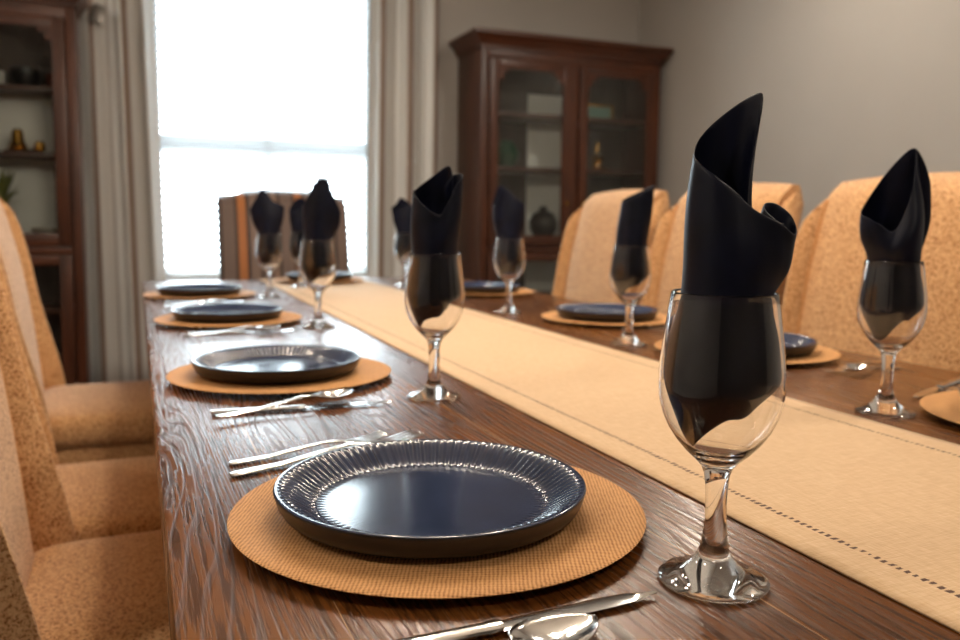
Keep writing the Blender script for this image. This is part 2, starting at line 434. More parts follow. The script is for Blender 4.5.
# curtains
def curtain(x0, x1, y, name_label, amp, nf, lean, seed):
    rnd = random.Random(seed); root = tag(empty('curtain', ((x0 + x1) / 2, y, 0.0)), name_label, 'curtain', 'floor length curtains')
    Nx = 150; Nz = 14; P = []; ph = [rnd.uniform(0, 6) for _ in range(4)]
    H0, H1 = 0.015, 2.62
    for j in range(Nz + 1):
        t = j / Nz; z = lerp(H0, H1, t); row = []
        for i in range(Nx + 1):
            s = i / Nx
            x = lerp(x0, x1, s) - (x0 + x1) / 2 + lean(s, z)
            a = amp * (0.75 + 0.25 * math.sin(3 * s * PI + ph[0]))
            yy = a * math.sin(2 * PI * nf * (s + 0.012 * math.sin(z * 2 + ph[1])) + 0.6 * math.sin(5 * s + ph[2]))
            yy += 0.12 * a * math.sin(2 * PI * nf * 2.3 * s + ph[3] + 0.4 * z)
            x += 0.35 * a * math.cos(2 * PI * nf * s + ph[1])
            row.append((x, yy, z))
        P.append(row)
    b = MB().grid(P); o = b.build('drape', M_CURT, root, angle=0)
    me = o.data; uv = me.uv_layers.new(name='UVMap')
    L = (x1 - x0) * 1.6
    for lp in me.loops:
        k = lp.vertex_index; uv.data[lp.index].uv = ((k % (Nx + 1)) / Nx * L, (k // (Nx + 1)) / Nz * 2.6)
    sm = o.modifiers.new('thickness', 'SOLIDIFY'); sm.thickness = 0.003
    MB().tube([(x0 - (x0 + x1) / 2 - .02, 0, 2.66), (x1 - (x0 + x1) / 2 + .02, 0, 2.66)], .014, 14).build('curtain_rod', M_KNOB, root)
    for xx in (x0 + .05, x1 - .05): MB().box(xx - (x0 + x1) / 2 - .01, xx - (x0 + x1) / 2 + .01, -.005, Y1 - y - .001, 2.645, 2.675, .002).build('rod_bracket', M_KNOB, root)
    return root
CL = curtain(-0.30, 0.115, 5.055, 'floor length pale striped curtain left of the window, beside the left cabinet', .034, 3.1, lambda s, z: s * (2.5 - z) * 0.022, 3)
curtain(1.345, 1.80, 5.055, 'floor length pale striped curtain between the window and the right cabinet', .034, 3.1, lambda s, z: -(1 - s) * (2.5 - z) * .012, 8)
kb = MB().box(-.035, .035, -.02, .0, -.05, .05, .008, Matrix.Translation((-.068, -.052, 2.085)) @ Matrix.Rotation(0.3, 4, 'Y')).tube([(-.068, -.053, 2.085), (-.068, .06, 2.085)], .008).build('holdback_knob', M_KNOB, CL)
kb['label'] = 'square pewter knob'

# ------------------------------------------------------------------ display cabinets
def cabinet(loc, label, mirror=False, D=.40):
    """front face at local y=0, body spans x 0..W, back at y=D"""
    W, H = 1.29, 2.065
    root = tag(empty('display_cabinet', loc), label, 'cabinet', 'dark wood display cabinets')
    def bx(name, mat, parent, *q, b=.003): return MB().box(*q, b).build(name, mat, parent, smooth=b > 0)
    b = MB()
    b.box(0, .03, .022, D, 0.0, H, .002).box(W - .03, W, .022, D, 0.0, H, .002)
    b.box(.029, W - .029, .022, D, H - .03, H, .002).box(.029, W - .029, .022, D, .06, .10, .002)
    b.build('carcass', M_DARKWOOD, root)
    bx('back_board', M_CABBACK, root, 0.03, W - .03, D - .012, D - .002, .10, H - .03, b=0)
    for q in ((0, .05, 0, .022, 0, H), (W - .05, W, 0, .022, 0, H), (W / 2 - .03, W / 2 + .03, 0, .022, .1, H - .07)):
        bx('face_stile', M_DARKWOOD, root, *q)
    for q in ((.05, W - .05, .0005, .0215, H - .07, H), (.05, W - .05, .0005, .0215, 0, .1), (.05, W / 2 - .03, .0005, .0215, .81, .85), (W / 2 + .03, W - .05, .0005, .0215, .81, .85)):
        bx('face_rail', M_DARKWOODX, root, *q)
    prof = [(0, 0), (.012, 0), (.012, .018), (.022, .03), (.034, .05), (.05, .066), (.066, .076), (.066, .10), (0, .10)]
    rings = []
    for ox, oz in prof:
        rings.append([(-ox, -ox, H - .012 + oz), (W + min(ox, .05), -ox, H - .012 + oz), (W + min(ox, .05), D, H - .012 + oz), (-ox, D, H - .012 + oz)])
    MB().loft(rings, True).build('cornice', M_DARKWOODX, root, angle=20)
    for k, (dx0, dx1) in enumerate(((.053, W / 2 - .033), (W / 2 + .033, W - .053))):
        for z0, z1, up in ((.855, H - .075, True), (.105, .805, False)):
            d = empty('door', (0, 0, 0)); d.parent = root
            st = .058; y0, y1 = -.018, -.0005
            bx('door_stile', M_DARKWOOD, d, dx0, dx0 + st, y0, y1, z0, z1); bx('door_stile', M_DARKWOOD, d, dx1 - st, dx1, y0, y1, z0, z1)
            bx('door_rail', M_DARKWOODX, d, dx0 + st, dx1 - st, y0 + .001, y1, z0, z0 + .06); bx('door_rail', M_DARKWOODX, d, dx0 + st, dx1 - st, y0 + .001, y1, z1 - .05, z1)
            if up:
                for sx in (1, -1):      # stepped corner brackets at the top of the opening
                    xa = dx0 + st if sx == 1 else dx1 - st
                    pg = [(0, 0), (.062, 0), (.062, -.026), (.030, -.026), (.030, -.066), (0, -.066)]
                    r0 = [(xa + sx * u, y0 + .003, z1 - .05 + w_) for u, w_ in pg]; r1 = [(p[0], y1 - .002, p[2]) for p in r0]
                    MB().loft([r0, r1]).build('corner_bracket', M_DARKWOODX, d, smooth=False)
            bx('door_glass', M_PANE, d, dx0 + st - .005, dx1 - st + .005, -.009, -.006, z0 + .055, z1 - .045, b=0)
            kx = dx1 - .025 if k == 0 else dx0 + .025
            MB().lathe([(0, 0), (.004, 0), (.004, .012), (.010, .016), (.011, .022), (.006, .027), (0, .028)], 16, Matrix.Translation((kx, y0, (z0 + z1) / 2 - (.3 if up else -.2))) @ Matrix.Rotation(PI / 2, 4, 'X')).build('door_knob', M_BRASS, d)
    zs = (.5, .88, 1.325, 1.66) if not mirror else (.5, .885, 1.30, 1.63)
    for z in zs:
        for a, c in ((.031, W - .031),):
            bx('shelf', M_DARKWOODX, root, a, c, .05, D - .019, z, z + .026)
    if not mirror: bx('painted_reflection_panel', M_REFLECTION, root, .50, .80, D - .018, D - .013, .53, 1.86, b=0)  # added pale panel, its colour imitates a bright reflection behind the doors
    else: bx('painted_reflection_panel', M_REFLECTION, root, .66, W - .14, D - .018, D - .013, .86, 1.66, b=0)
    return root
CRX, CY = 1.960, 4.715
cabR = cabinet((CRX, CY, 0), 'tall dark wood cabinet with two glazed doors, right of the window')
CLX = -0.256 - 1.29
cabL = cabinet((CLX, CY, 0), 'tall dark wood glazed cabinet cut by the left edge, left of the curtain', True, .29)

def lathe_thing(name, prof, mat, loc, label, cat, group=None, n=32):
    o = MB().lathe(prof, n).build(name, mat); o.location = loc; return tag(o, label, cat, group)
SB = CY + .2
# right cabinet contents
o = tag(empty('framed_picture', (2.88, CY + .16, 1.688)), 'small teal picture in a gilt frame on the right cabinet top shelf', 'picture')
b = MB(); b.box(-.105, .105, -.008, .008, 0, .015, .003).box(-.105, .105, -.008, .008, .085, .10, .003).box(-.105, -.09, -.008, .008, .0, .1, .003).box(.09, .105, -.008, .008, 0, .1, .003)
b.build('frame', M_BRASS, o); MB().box(-.092, .092, -.003, .004, .012, .088, 0).build('picture_panel', M_TEAL, o, smooth=False)
o = tag(empty('brass_ornament', (2.87, CY + .15, 1.3515)), 'small brass tiered ornament on the right cabinet middle shelf', 'ornament')
MB().lathe([(0, 0), (.075, 0), (.082, .012), (.05, .022), (.03, .03), (.03, .05), (0, .05)], 28).build('dish', M_BRASS, o)
MB().lathe([(0, .05), (.03, .05), (.042, .075), (.03, .10), (.012, .12), (.012, .15), (.004, .19), (0, .195)], 28).build('finial', M_BRASS, o)
lathe_thing('green_vase', [(0, 0), (.05, 0), (.075, .04), (.085, .09), (.06, .14), (.04, .16), (.045, .17), (.035, .17), (.03, .15), (0, .15)], M_GREEN, (2.22, SB, 1.3515), 'squat deep green vase on the middle shelf behind the left door of the right cabinet', 'vase')
lathe_thing('dark_jar', [(0, 0), (.06, 0), (.09, .05), (.095, .10), (.07, .15), (.03, .17), (.02, .20), (0, .205)], M_BLACK, (2.47, SB - .06, .9065), 'round dark jar low behind the left door of the right cabinet', 'jar')
# left cabinet contents
o = tag(empty('brass_candle_pair', (-.52, CY + .155, 1.3265)), 'brass candle cups on a tray in the left cabinet, middle shelf', 'candle holder')
MB().lathe([(0, 0), (.088, 0), (.096, .012), (.086, .012), (0, .008)], 32).build('tray', M_BRASS, o)
MB().lathe([(0, .009), (.04, .009), (.045, .03), (.03, .06), (.028, .10), (.02, .12), (0, .12)], 24, Matrix.Translation((-.03, 0, 0))).build('cup', M_BRASS, o)
MB().lathe([(0, .010), (.022, .010), (.028, .03), (.02, .06), (0, .06)], 24, Matrix.Translation((.07, -.01, 0))).build('cup', M_BRASS, o)
o = MB().box(-.08, .08, -.06, .06, 0, .07, .004).build('white_box', M_WHITEBOX); o.location = (-.67, CY + .15, 1.6565); tag(o, 'white box on the top shelf of the left cabinet', 'box')
lathe_thing('black_pot', [(0, 0), (.05, 0), (.07, .04), (.07, .09), (.05, .10), (.045, .09), (0, .09)], M_BLACK, (-.505, CY + .15, 1.6565), 'small black pot beside the white box in the left cabinet', 'pot')
lathe_thing('rust_cup', [(0, 0), (.03, 0), (.04, .05), (.042, .08), (.036, .08), (0, .07)], M_TERRA, (-.375, CY + .19, 1.6565), 'small rust red cup on the top shelf of the left cabinet', 'cup')
lathe_thing('cream_dish', [(0, 0), (.05, 0), (.07, .02), (.085, .03), (.08, .035), (.06, .025), (0, .016)], M_CREAM, (-.43, CY + .135, .9115), 'shallow cream dish on the left cabinet lower shelf', 'dish')
o = MB().box(-.04, .04, -.03, .03, 0, .12, .006).build('rust_box', M_TERRA); o.location = (-.335, CY + .232, .9115); tag(o, 'rust brown box behind the cream dish in the left cabinet', 'box')
pl = tag(empty('potted_plant', (-.65, CY + .15, .9115)), 'leafy olive plant in a dark pot inside the left cabinet', 'plant')
MB().lathe([(0, 0), (.055, 0), (.075, .10), (.08, .11), (.068, .11), (.064, .09), (0, .09)], 24).build('pot', M_BLACK, pl)
b = MB(); rnd = random.Random(5)
for i in range(34):
    a = rnd.uniform(0, 2 * PI); rl = rnd.uniform(.06, .115); zz = rnd.uniform(.16, .36)
    base = Vector((0, 0, .09)); tip = Vector((rl * math.cos(a), rl * .8 * math.sin(a), zz)); side = Vector((-math.sin(a), math.cos(a), 0)) * .016
    mid = base.lerp(tip, .6) + Vector((0, 0, .03))
    b.add([base, mid + side, tip, mid - side, mid + Vector((0, 0, -.004))], [(0, 1, 4), (1, 2, 4), (2, 3, 4), (3, 0, 4)])
b.build('leaves', M_LEAF, pl, smooth=False)

# ------------------------------------------------------------------ dining table
TX0, TX1, TY0, TY1 = 0.0147, 1.283, -0.05, 3.40
tb = tag(empty('dining_table', (0, 0, 0)), 'long dark brown plank dining table laid for dinner', 'table')
MB().box(TX0, TX1, TY0, TY1, T - .055, T, .004).build('tabletop', M_TABLE, tb)
b = MB()
b.box(TX0 + .07, TX1 - .07, TY0 + .07, TY0 + .095, T - .15, T - .056, .003).box(TX0 + .07, TX1 - .07, TY1 - .095, TY1 - .07, T - .15, T - .056, .003)
b.box(TX0 + .07, TX0 + .095, TY0 + .095, TY1 - .095, T - .15, T - .056, .003).box(TX1 - .095, TX1 - .07, TY0 + .095, TY1 - .095, T - .15, T - .056, .003)
b.build('apron', M_APRON, tb)
for lx in (TX0 + .14, TX1 - .14):
    for ly in (TY0 + .14, TY1 - .14):
        MB().loft([[(lx + sx * q, ly + sy * q, z) for sx, sy in ((-1, -1), (1, -1), (1, 1), (-1, 1))] for z, q in ((0, .03), (.12, .036), (T - .16, .045), (T - .056, .045))]).build('leg', M_LEG, tb)

# runner
RX0, RX1 = .4525, .8435; RXc = (RX0 + RX1) / 2
P = []
ys = []
L0 = TY0 - .006; L1 = TY1 + .006
path = [(L0, T - .22), (L0, T - .1), (L0 - .001, T - .012), (L0 + .004, T + .0015)] + [(lerp(TY0 + .02, TY1 - .02, i / 120), T + .0018) for i in range(121)] + [(L1 - .004, T + .0015), (L1 + .001, T - .012), (L1, T - .1), (L1, T - .22)]
for k, (y, z) in enumerate(path):
    row = []
    for i in range(25):
        s = i / 24; x = lerp(RX0, RX1, s) - RXc
        top = 4 <= k < 4 + 121
        dz = (.0012 * (1 + math.sin(y * 9 + s * 5)) * (0.5 + .5 * math.sin(s * 7 + y * 3)) * (1 - abs(2 * s - 1) ** 6) * .5) if top else 0
        row.append((x, y, z + dz))
    P.append(row)
rn = MB().grid(P).build('table_runner', M_LINEN, angle=0); rn.location = (RXc, 0, 0)
sm = rn.modifiers.new('thickness', 'SOLIDIFY'); sm.thickness = .0016; sm.offset = 0
tag(rn, 'long cream linen runner with hemstitched edges down the middle of the table', 'table runner')

# ------------------------------------------------------------------ place settings
def make_charger():
    root = empty('charger', (0, 0, 0)); n = 96
    b = MB().lathe([(0, .0085), (.10, .0085), (.14, .0088), (.160, .0100), (.1665, .0108), (.168, .0100), (.1665, .0088), (.158, .0078), (.14, .0068), (.10, .0062), (0, .0062)], n)
    b.build('woven_top', M_JUTE, root, angle=60)
    MB().lathe([(0, 0), (.098, 0), (.10, .002), (.10, .0064), (0, .0064)], 64).build('base', M_CHARGER_EDGE, root)
    return root
def make_plate():
    root = empty('dinner_plate', (0, 0, 0)); NF = 96; n = NF * 6
    # flat well, then a fluted wall rising to the rim
    prof = [(0, .0068), (.03, .0068), (.06, .0068), (.085, .0070), (.0925, .0074), (.0955, .0082), (.099, .0098), (.103, .0122), (.107, .0148), (.111, .0174), (.115, .0198), (.1185, .0216), (.1215, .0228), (.1238, .0234), (.1256, .0236), (.1266, .0230)]
    v = []; f = []; rows = []
    for r, z in prof:
        if r == 0: rows.append([0]); v.append((0, 0, z)); continue
        rows.append(list(range(len(v), len(v) + n)))
        for i in range(n):
            a = 2 * PI * i / n
            w_ = smooth01((r - .092) / .006) * (1 - smooth01((r - .1195) / .003))
            c = math.cos(a * NF)
            v.append((r * math.cos(a), r * math.sin(a), z + .00085 * w_ * (abs(c) ** .8 * (1 if c > 0 else -1))))
    for a, b in zip(rows, rows[1:]):
        for i in range(n):
            j = (i + 1) % n
            f.append((a[0], b[j], b[i]) if len(a) == 1 else (a[i], a[j], b[j], b[i]))
    mesh_obj('dish', v, f, M_PLATE, root, angle=60)
    MB().lathe([(.1266, .0230), (.1270, .0220), (.1264, .0200), (.1245, .0135), (.121, .0075), (.116, .0042), (.108, .0032), (.1, .0030), (.0985, .0), (.094, 0), (.092, .0030), (0, .0030)], 128).build('underside', M_PLATE_FOOT, root, angle=50)
    return root

def make_glass():
    root = empty('wine_glass', (0, 0, 0))
    out = [(0, 0), (.0335, 0), (.0366, .0012), (.0372, .0026), (.0360, .0040), (.0320, .0052), (.0260, .0070), (.0205, .0100), (.0160, .0138), (.0120, .0190), (.0096, .0250), (.0082, .0330), (.0074, .0440), (.0071, .0560), (.0076, .0680), (.0088, .0765), (.0108, .0815), (.0150, .0860), (.0215, .0920), (.0285, .1000), (.0340, .1085), (.0380, .1175), (.0405, .1270), (.0415, .1365), (.0412, .1460), (.0402, .1570), (.0388, .1690), (.0372, .1810), (.0357, .1920), (.0347, .1990), (.0343, .2000), (.0338, .1998)]
    inn = [(.0334, .1985), (.0345, .1918), (.0360, .1808), (.0376, .1688), (.0390, .1570), (.0400, .1460), (.0403, .1365), (.0393, .1270), (.0368, .1178), (.0328, .1090), (.0272, .1008), (.0202, .0938), (.0130, .0893), (.0060, .0872), (0, .0868)]
    MB().lathe(out + inn, 64).build('glass_body', M_GLASS, root, angle=60)
    return root

# cutlery, built along +x, handle end at x=0
def strip(b, st, th, curve, n=9):
    """st: list (x, halfwidth); lofts an elliptical strip following curve(x)->z"""
    rings = []
    for x, hw_ in st:
        z = curve(x); rings.append([(x, hw_ * math.cos(2 * PI * k / 12), z + th(x) * math.sin(2 * PI * k / 12)) for k in range(12)])
    b.loft(rings)
def make_fork():
    root = empty('fork', (0, 0, 0)); L = .205
    cz = lambda x: .0022 + .007 * math.exp(-((x - .118) / .045) ** 2) + (.006 * smooth01((x - .165) / .04))
    b = MB(); strip(b, [(0, .003), (.002, .0058), (.01, .0068), (.05, .0055), (.09, .0040), (.12, .0030), (.138, .0032), (.148, .006)], lambda x: .0018, cz); b.build('handle', M_STEEL, root)
    b = MB(); strip(b, [(.142, .0035), (.150, .0085), (.158, .0115), (.166, .0120), (.170, .0120)], lambda x: .0010, cz)
    for k in range(4):
        yy = -.0098 + k * .00653
        rings = []
        for i in range(7):
            x = lerp(.166, L, i / 6); q = .0021 * (1 - .55 * (i / 6) ** 2)
            rings.append([(x, yy + q * math.cos(2 * PI * j / 8), cz(x) + .001 * math.sin(2 * PI * j / 8)) for j in range(8)])
        b.loft(rings)
    b.build('tines', M_STEEL, root); return root
def make_knife():
    root = empty('knife', (0, 0, 0))
    b = MB(); strip(b, [(0, .003), (.002, .0065), (.012, .0078), (.06, .0068), (.10, .0058), (.112, .0068), (.116, .006)], lambda x: .0030, lambda x: .0034); b.build('handle', M_STEEL, root)
    b = MB(); top = [(.112, .0055), (.13, .0065), (.16, .0078), (.19, .0085), (.21, .0075), (.222, .0048), (.230, .001)]
    rings = []
    for x, w_ in top:
        lo = -.0065 + .0065 * smooth01((x - .2) / .032)
        rings.append([(x, w_, .0034), (x, (w_ + lo) / 2, .0044), (x, lo, .0036), (x, (w_ + lo) / 2, .0026)])
    b.loft(rings); b.build('blade', M_STEEL, root, angle=20); return root
def make_spoon():
    root = empty('spoon', (0, 0, 0))
    cz = lambda x: .0022 + .008 * math.exp(-((x - .122) / .04) ** 2)
    b = MB(); strip(b, [(0, .003), (.002, .0058), (.01, .0070), (.05, .0056), (.09, .0042), (.12, .0032), (.137, .0036), (.143, .005)], lambda x: .0018, cz); b.build('handle', M_STEEL, root)
    P = []
    for i in range(15):
        t = i / 14; x = lerp(.136, .198, t); w_ = .0208 * (math.sin(PI * (t ** .80)) ** .62) if 0 < t < 1 else .0012
        row = []
        for j in range(11):
            s = lerp(-1, 1, j / 10)
            row.append((x, s * w_, lerp(cz(.136), .0072, smooth01(t * 3)) + .0012 * t - .0062 * math.sin(PI * t) * (1 - s * s)))
        P.append(row)
    o = MB().grid(P).build('bowl', M_STEEL, root, angle=0); sm = o.modifiers.new('thickness', 'SOLIDIFY'); sm.thickness = .0012; sm.offset = 0
    return root

used = set()
def place(proto, loc, rz, label, cat, group, rx=0):
    o = proto if proto.name not in used else copy_tree(proto)
    used.add(proto.name)
    o.location = loc; o.rotation_euler = (0, rx, rz)
    return tag(o, label, cat, group)

PCH, PPL, PGL, PFK, PKN, PSP = make_charger(), make_plate(), make_glass(), make_fork(), make_knife(), make_spoon()
SET = [  # charger x,y ; plate x,y ; words
    (.2255, .6229, .2195, .626, 'nearest, in the left foreground'),
    (.2025, 1.2786, .197, 1.282, 'second from the front along the left side'),
    (.1985, 2.0164, .196, 2.020, 'third from the front along the left side'),
    (.180, 2.690, .178, 2.690, 'fourth and farthest along the left side'),
    (.650, 3.165, .648, 3.165, 'at the far head of the table, before the striped chair'),
    (1.070, .645, 1.075, .645, 'nearest on the right side, cut by the right edge'),
    (1.060, 1.235, 1.060, 1.232, 'second on the right side, partly behind the nearest wine glass'),
    (1.085, 1.765, 1.080, 1.765, 'third on the right side, before the chair nearest the cabinet'),
    (1.085, 2.560, 1.080, 2.560, 'farthest on the right side, near the cabinet'),
]
for cx, cy, px, py, wd in SET:
    zo = .0035 if abs(cx - RXc) < .1 else 0
    place(PCH, (cx, cy, T + zo + .0004), random.uniform(0, 6), 'round woven jute charger ' + wd, 'charger', 'jute chargers on the table')
    place(PPL, (px, py, T + zo + .0093), random.uniform(0, 6), 'dark navy fluted dinner plate ' + wd, 'plate', 'navy dinner plates')

def cut(proto, a, bpt, label, cat, group, z=T, L=.2, ry=0):
    """lay a piece of cutlery from point a (handle end) towards b"""
    ang = math.atan2(bpt[1] - a[1], bpt[0] - a[0])
    return place(proto, (a[0], a[1], z + .0003), ang, label, cat, group, ry)
G = 'cutlery at the place settings'
f1 = cut(PFK, (.079, .833), (.262, .876), 'steel fork behind the nearest plate, the farther of the two', 'fork', G)
f1.scale = (.86,) * 3
f2 = cut(PFK, (.076, .793), (.296, .862), 'steel fork touching the far rim of the nearest plate, the nearer of the two', 'fork', G)
f2.scale = (1.07,) * 3
cut(PKN, (.080, .428), (.304, .434), 'steel dinner knife in front of the nearest plate', 'knife', G)
cut(PSP, (.056, .372), (.262, .414), 'steel spoon at the bottom edge beside the nearest knife', 'spoon', G)
cut(PKN, (.080, 1.058), (.299, 1.043), 'steel knife in front of the second plate on the left', 'knife', G)
cut(PSP, (.082, 1.012), (.268, 1.084), 'steel spoon crossing the knife by the second plate on the left', 'spoon', G, T + .006)
cut(PKN, (.092, 1.800), (.300, 1.800), 'steel knife in front of the third plate on the left', 'knife', G)
cut(PSP, (.094, 1.745), (.282, 1.800), 'steel spoon crossing the knife by the third plate on the left', 'spoon', G, T + .006)
cut(PKN, (.060, 2.470), (.280, 2.475), 'steel knife in front of the fourth plate on the left', 'knife', G)
cut(PSP, (.060, 2.385), (.230, 2.480), 'steel spoon by the fourth plate on the left', 'spoon', G)
cut(PFK, (1.215, 1.020), (1.02, 1.020), 'steel fork on the right side, second plate, nearer the chair', 'fork', G)
cut(PSP, (1.235, 1.060), (1.055, .985), 'steel spoon on the right side below the second plate', 'spoon', G, T + .006)
cut(PKN, (1.225, .905), (1.010, .825), 'steel knife beside the nearest plate on the right side', 'knife', G)
cut(PFK, (1.250, .880), (1.06, .825), 'steel fork tucked beside the nearest charger on the right side', 'fork', G)
cut(PKN, (1.240, 1.590), (1.020, 1.590), 'steel knife by the third plate on the right side', 'knife', G)
cut(PFK, (1.240, 1.545), (1.04, 1.555), 'steel fork by the third plate on the right side', 'fork', G)

# ------------------------------------------------------------------ glasses with napkins
def napkin(loc, outline, label, squash=.8, neck=30.5, twist=0, base_r=1.0, seed=0, extra=None):
    """a sheet wrapped into a cone. outline: stations (x, depth, ztop [, bulge]) in mm along the sheet, x = across, depth>0 = far side.
    every station runs from inside the bowl, through the rim, to the sheet's upper edge."""
    rnd = random.Random(seed)
    st = []
    N = len(outline)
    for k, q in enumerate(outline):
        x, d, z = q[:3]; bul = q[3] if len(q) > 3 else 0; rr = q[4] if len(q) > 4 else 1.0
        a = math.atan2(d, x if abs(x) > 1e-6 else 1e-6)
        a = q[5] if len(q) > 5 else a
        ca, sa = math.cos(a), math.sin(a)
        zb = 115 + 16 * math.cos(a) + 5 * math.sin(3 * a + seed)
        rb = 21 * rr; rm = 38.5 * rr; rr2 = neck * rr
        L0 = (rb * ca, rb * sa, zb); L1 = (rm * ca, rm * sa, 148); L2 = (rr2 * ca, rr2 * sa, 192)
        L3 = (lerp(rr2 * ca, x, .5) + bul * ca, lerp(rr2 * sa, d, .5) + bul * sa, lerp(194, z, .52))
        st.append([L0, L1, L2, L3, (x, d, z)])
    NS = (N - 1) * 9; NT = 26; P = []
    for j in range(NT + 1):
        t = j / NT; row = []
        lev = [cr(s, t) for s in st]
        for i in range(NS + 1):
            p = cr(lev, i / NS)
            u_ = i / NS
            w_ = smooth01((t - .35) * 2) * (1.3 * math.sin(9 * u_ + 5 * t + seed) + .8 * math.sin(23 * u_ - 7 * t + 2 * seed))
            rr_ = math.hypot(p[0], p[1]) + 1e-6
            p = (p[0] + p[0] / rr_ * w_, p[1] + p[1] / rr_ * w_, p[2])
            row.append(p)
        P.append(row)
    b = MB()
    # keep the cloth inside the bowl below the rim
    Q = []
    prof = [(86, 2), (92, 17), (100, 25), (110, 32), (120, 36.5), (130, 38.6), (140, 39), (150, 38.3), (160, 37.3), (170, 36), (182, 34.4), (199, 32.2), (203, 32.5)]
    for row in P:
        qr = []
        for (x, y, z) in row:
            if z < 203:
                lim = 100
                for (za, ra), (zc, rc) in zip(prof, prof[1:]):
                    if za <= z <= zc: lim = lerp(ra, rc, (z - za) / (zc - za))
                r = math.hypot(x, y); lim -= 1.1
                if r > lim: x *= lim / r; y *= lim / r
            qr.append((x / 1000, y / 1000, z / 1000))
        Q.append(qr)
    b.grid(Q)
    o = b.build('napkin', M_NAPKIN, angle=0)
    sm = o.modifiers.new('thickness', 'SOLIDIFY'); sm.thickness = .0012; sm.offset = -1 if False else 0
    sb = o.modifiers.new('soften', 'SUBSURF'); sb.levels = 1; sb.render_levels = 1
    o.location = loc; o.rotation_euler = (0, 0, VYAW)
    return tag(o, label, 'napkin', 'navy napkins in the wine glasses')

GL = {
 'L1': (.3600, .4409, 'nearest wine glass, large in the right foreground'),
 'L2': (.3756, 1.0623, 'wine glass between the first and second plates on the left'),
 'L3': (.3756, 1.8522, 'wine glass by the third plate on the left, before the striped chair'),
 'L4': (.3768, 2.6009, 'leftmost wine glass, farthest along the left side'),
 'HD': (.5360, 2.9420, 'wine glass standing on the runner at the head of the table'),
 'R1': (.9045, .7778, 'wine glass on the right side nearest the right edge'),
 'R2': (.9140, 1.4073, 'wine glass by the third plate on the right side'),
 'R3': (.9156, 1.9946, 'wine glass before the cabinet on the right side'),
 'R4': (.9100, 2.9000, 'far wine glass mostly hidden behind another on the right side'),
}
for k, (x, y, wd) in GL.items():
    zo = .0032 if k == 'HD' else 0.0004
    place(PGL, (x, y, T + zo), random.uniform(0, 6), 'clear stemmed ' + wd, 'wine glass', 'stemmed wine glasses')
def gl(k):
    x, y, _ = GL[k]; return (x, y, T + (.0032 if k == 'HD' else .0004))
# stations go: back-right edge -> round the back -> left -> front -> right -> closing flap
napkin(gl('L1'), [
    (20, 2, 322, -8, .8), (21, 9, 332, -5, .95), (11, 18, 327, 0, 1), (-5, 19, 314, 1, 1), (-16, 12, 302, 1, 1), (-20.5, 3, 291, 1, 1), (-20, -6, 284, 1, 1), (-13, -16, 275, 1, 1),
    (-2, -21, 266, 1, 1), (9, -22, 256, 1, 1), (20, -20, 250, 2, 1.02), (31, -17, 245, 4, 1.04), (41, -12, 239, 5, 1.03), (46, -3, 243, 4, 1), (44, 6, 252, 1, .95), (34, 9, 259, -2, .85), (24, 4, 259, -4, .7), (22, -5, 254, -4, .6), (30, -9, 247, -3, .55), (36, -4, 246, -3, .5)],
    'tall navy napkin with a peak and rolled cuff in the nearest wine glass', neck=28.8, seed=1)
napkin(gl('L2'), [
    (24, 4, 300, 0, .8), (20, 14, 317, 1, .95), (12, 19, 319, 1, 1), (-8, 18, 303, 1, 1), (-27, 9, 288, 1, 1), (-31, -2, 284, 1, 1), (-22, -16, 272, 1, 1),
    (-6, -24, 258, 2, 1), (8, -26, 252, 3, 1), (16, -24, 264, 4, 1), (27, -16, 292, 5, 1), (35, -6, 305, 4, 1), (32, 6, 309, 2, .95), (22, 8, 306, 0, .8), (12, 2, 290, 0, .6)],
    'navy napkin folded square with crossed front in the wine glass by the second plate', seed=2)
napkin(gl('L3'), [
    (20, 6, 318, 0, .85), (22, 12, 332, 0, 1), (4, 14, 334, 0, 1), (-16, 15, 308, 1, 1), (-29, 6, 286, 1, 1), (-32, -6, 272, 1, 1), (-20, -17, 292, 1, 1), (-4, -18, 322, 2, 1), (8, -16, 334, 3, 1), (22, -12, 331, 4, 1), (36, -8, 300, 4, 1), (51, -2, 266, 5, 1), (48, 6, 258, 4, 1), (34, 8, 262, 0, .85)],
    'navy napkin with a squared peak in the wine glass before the striped chair', seed=3)
napkin(gl('L4'), [
    (10, 8, 300, 0, .85), (-8, 16, 322, 0, 1), (-24, 12, 338, 0, 1), (-38, 8, 312, 3, 1), (-58, 2, 274, 6, 1), (-50, -12, 272, 6, 1), (-32, -18, 300, 4, 1), (-20, -16, 326, 3, 1), (0, -16, 312, 3, 1), (24, -14, 296, 4, 1), (48, -6, 284, 5, 1), (44, 8, 280, 3, 1), (20, 12, 286, 0, .9)],
    'navy napkin pointed like a leaf in the leftmost wine glass', seed=4)
napkin(gl('HD'), [
    (20, 8, 290, 0, .85), (12, 16, 310, 0, 1), (-8, 16, 316, 0, 1), (-28, 10, 300, 1, 1), (-38, 0, 276, 2, 1), (-28, -14, 266, 2, 1), (-4, -20, 276, 2, 1), (20, -16, 296, 3, 1), (36, -6, 284, 3, 1), (34, 6, 276, 2, 1), (18, 8, 270, 0, .85)],
    'rounded navy napkin in the glass at the head of the table', seed=5)
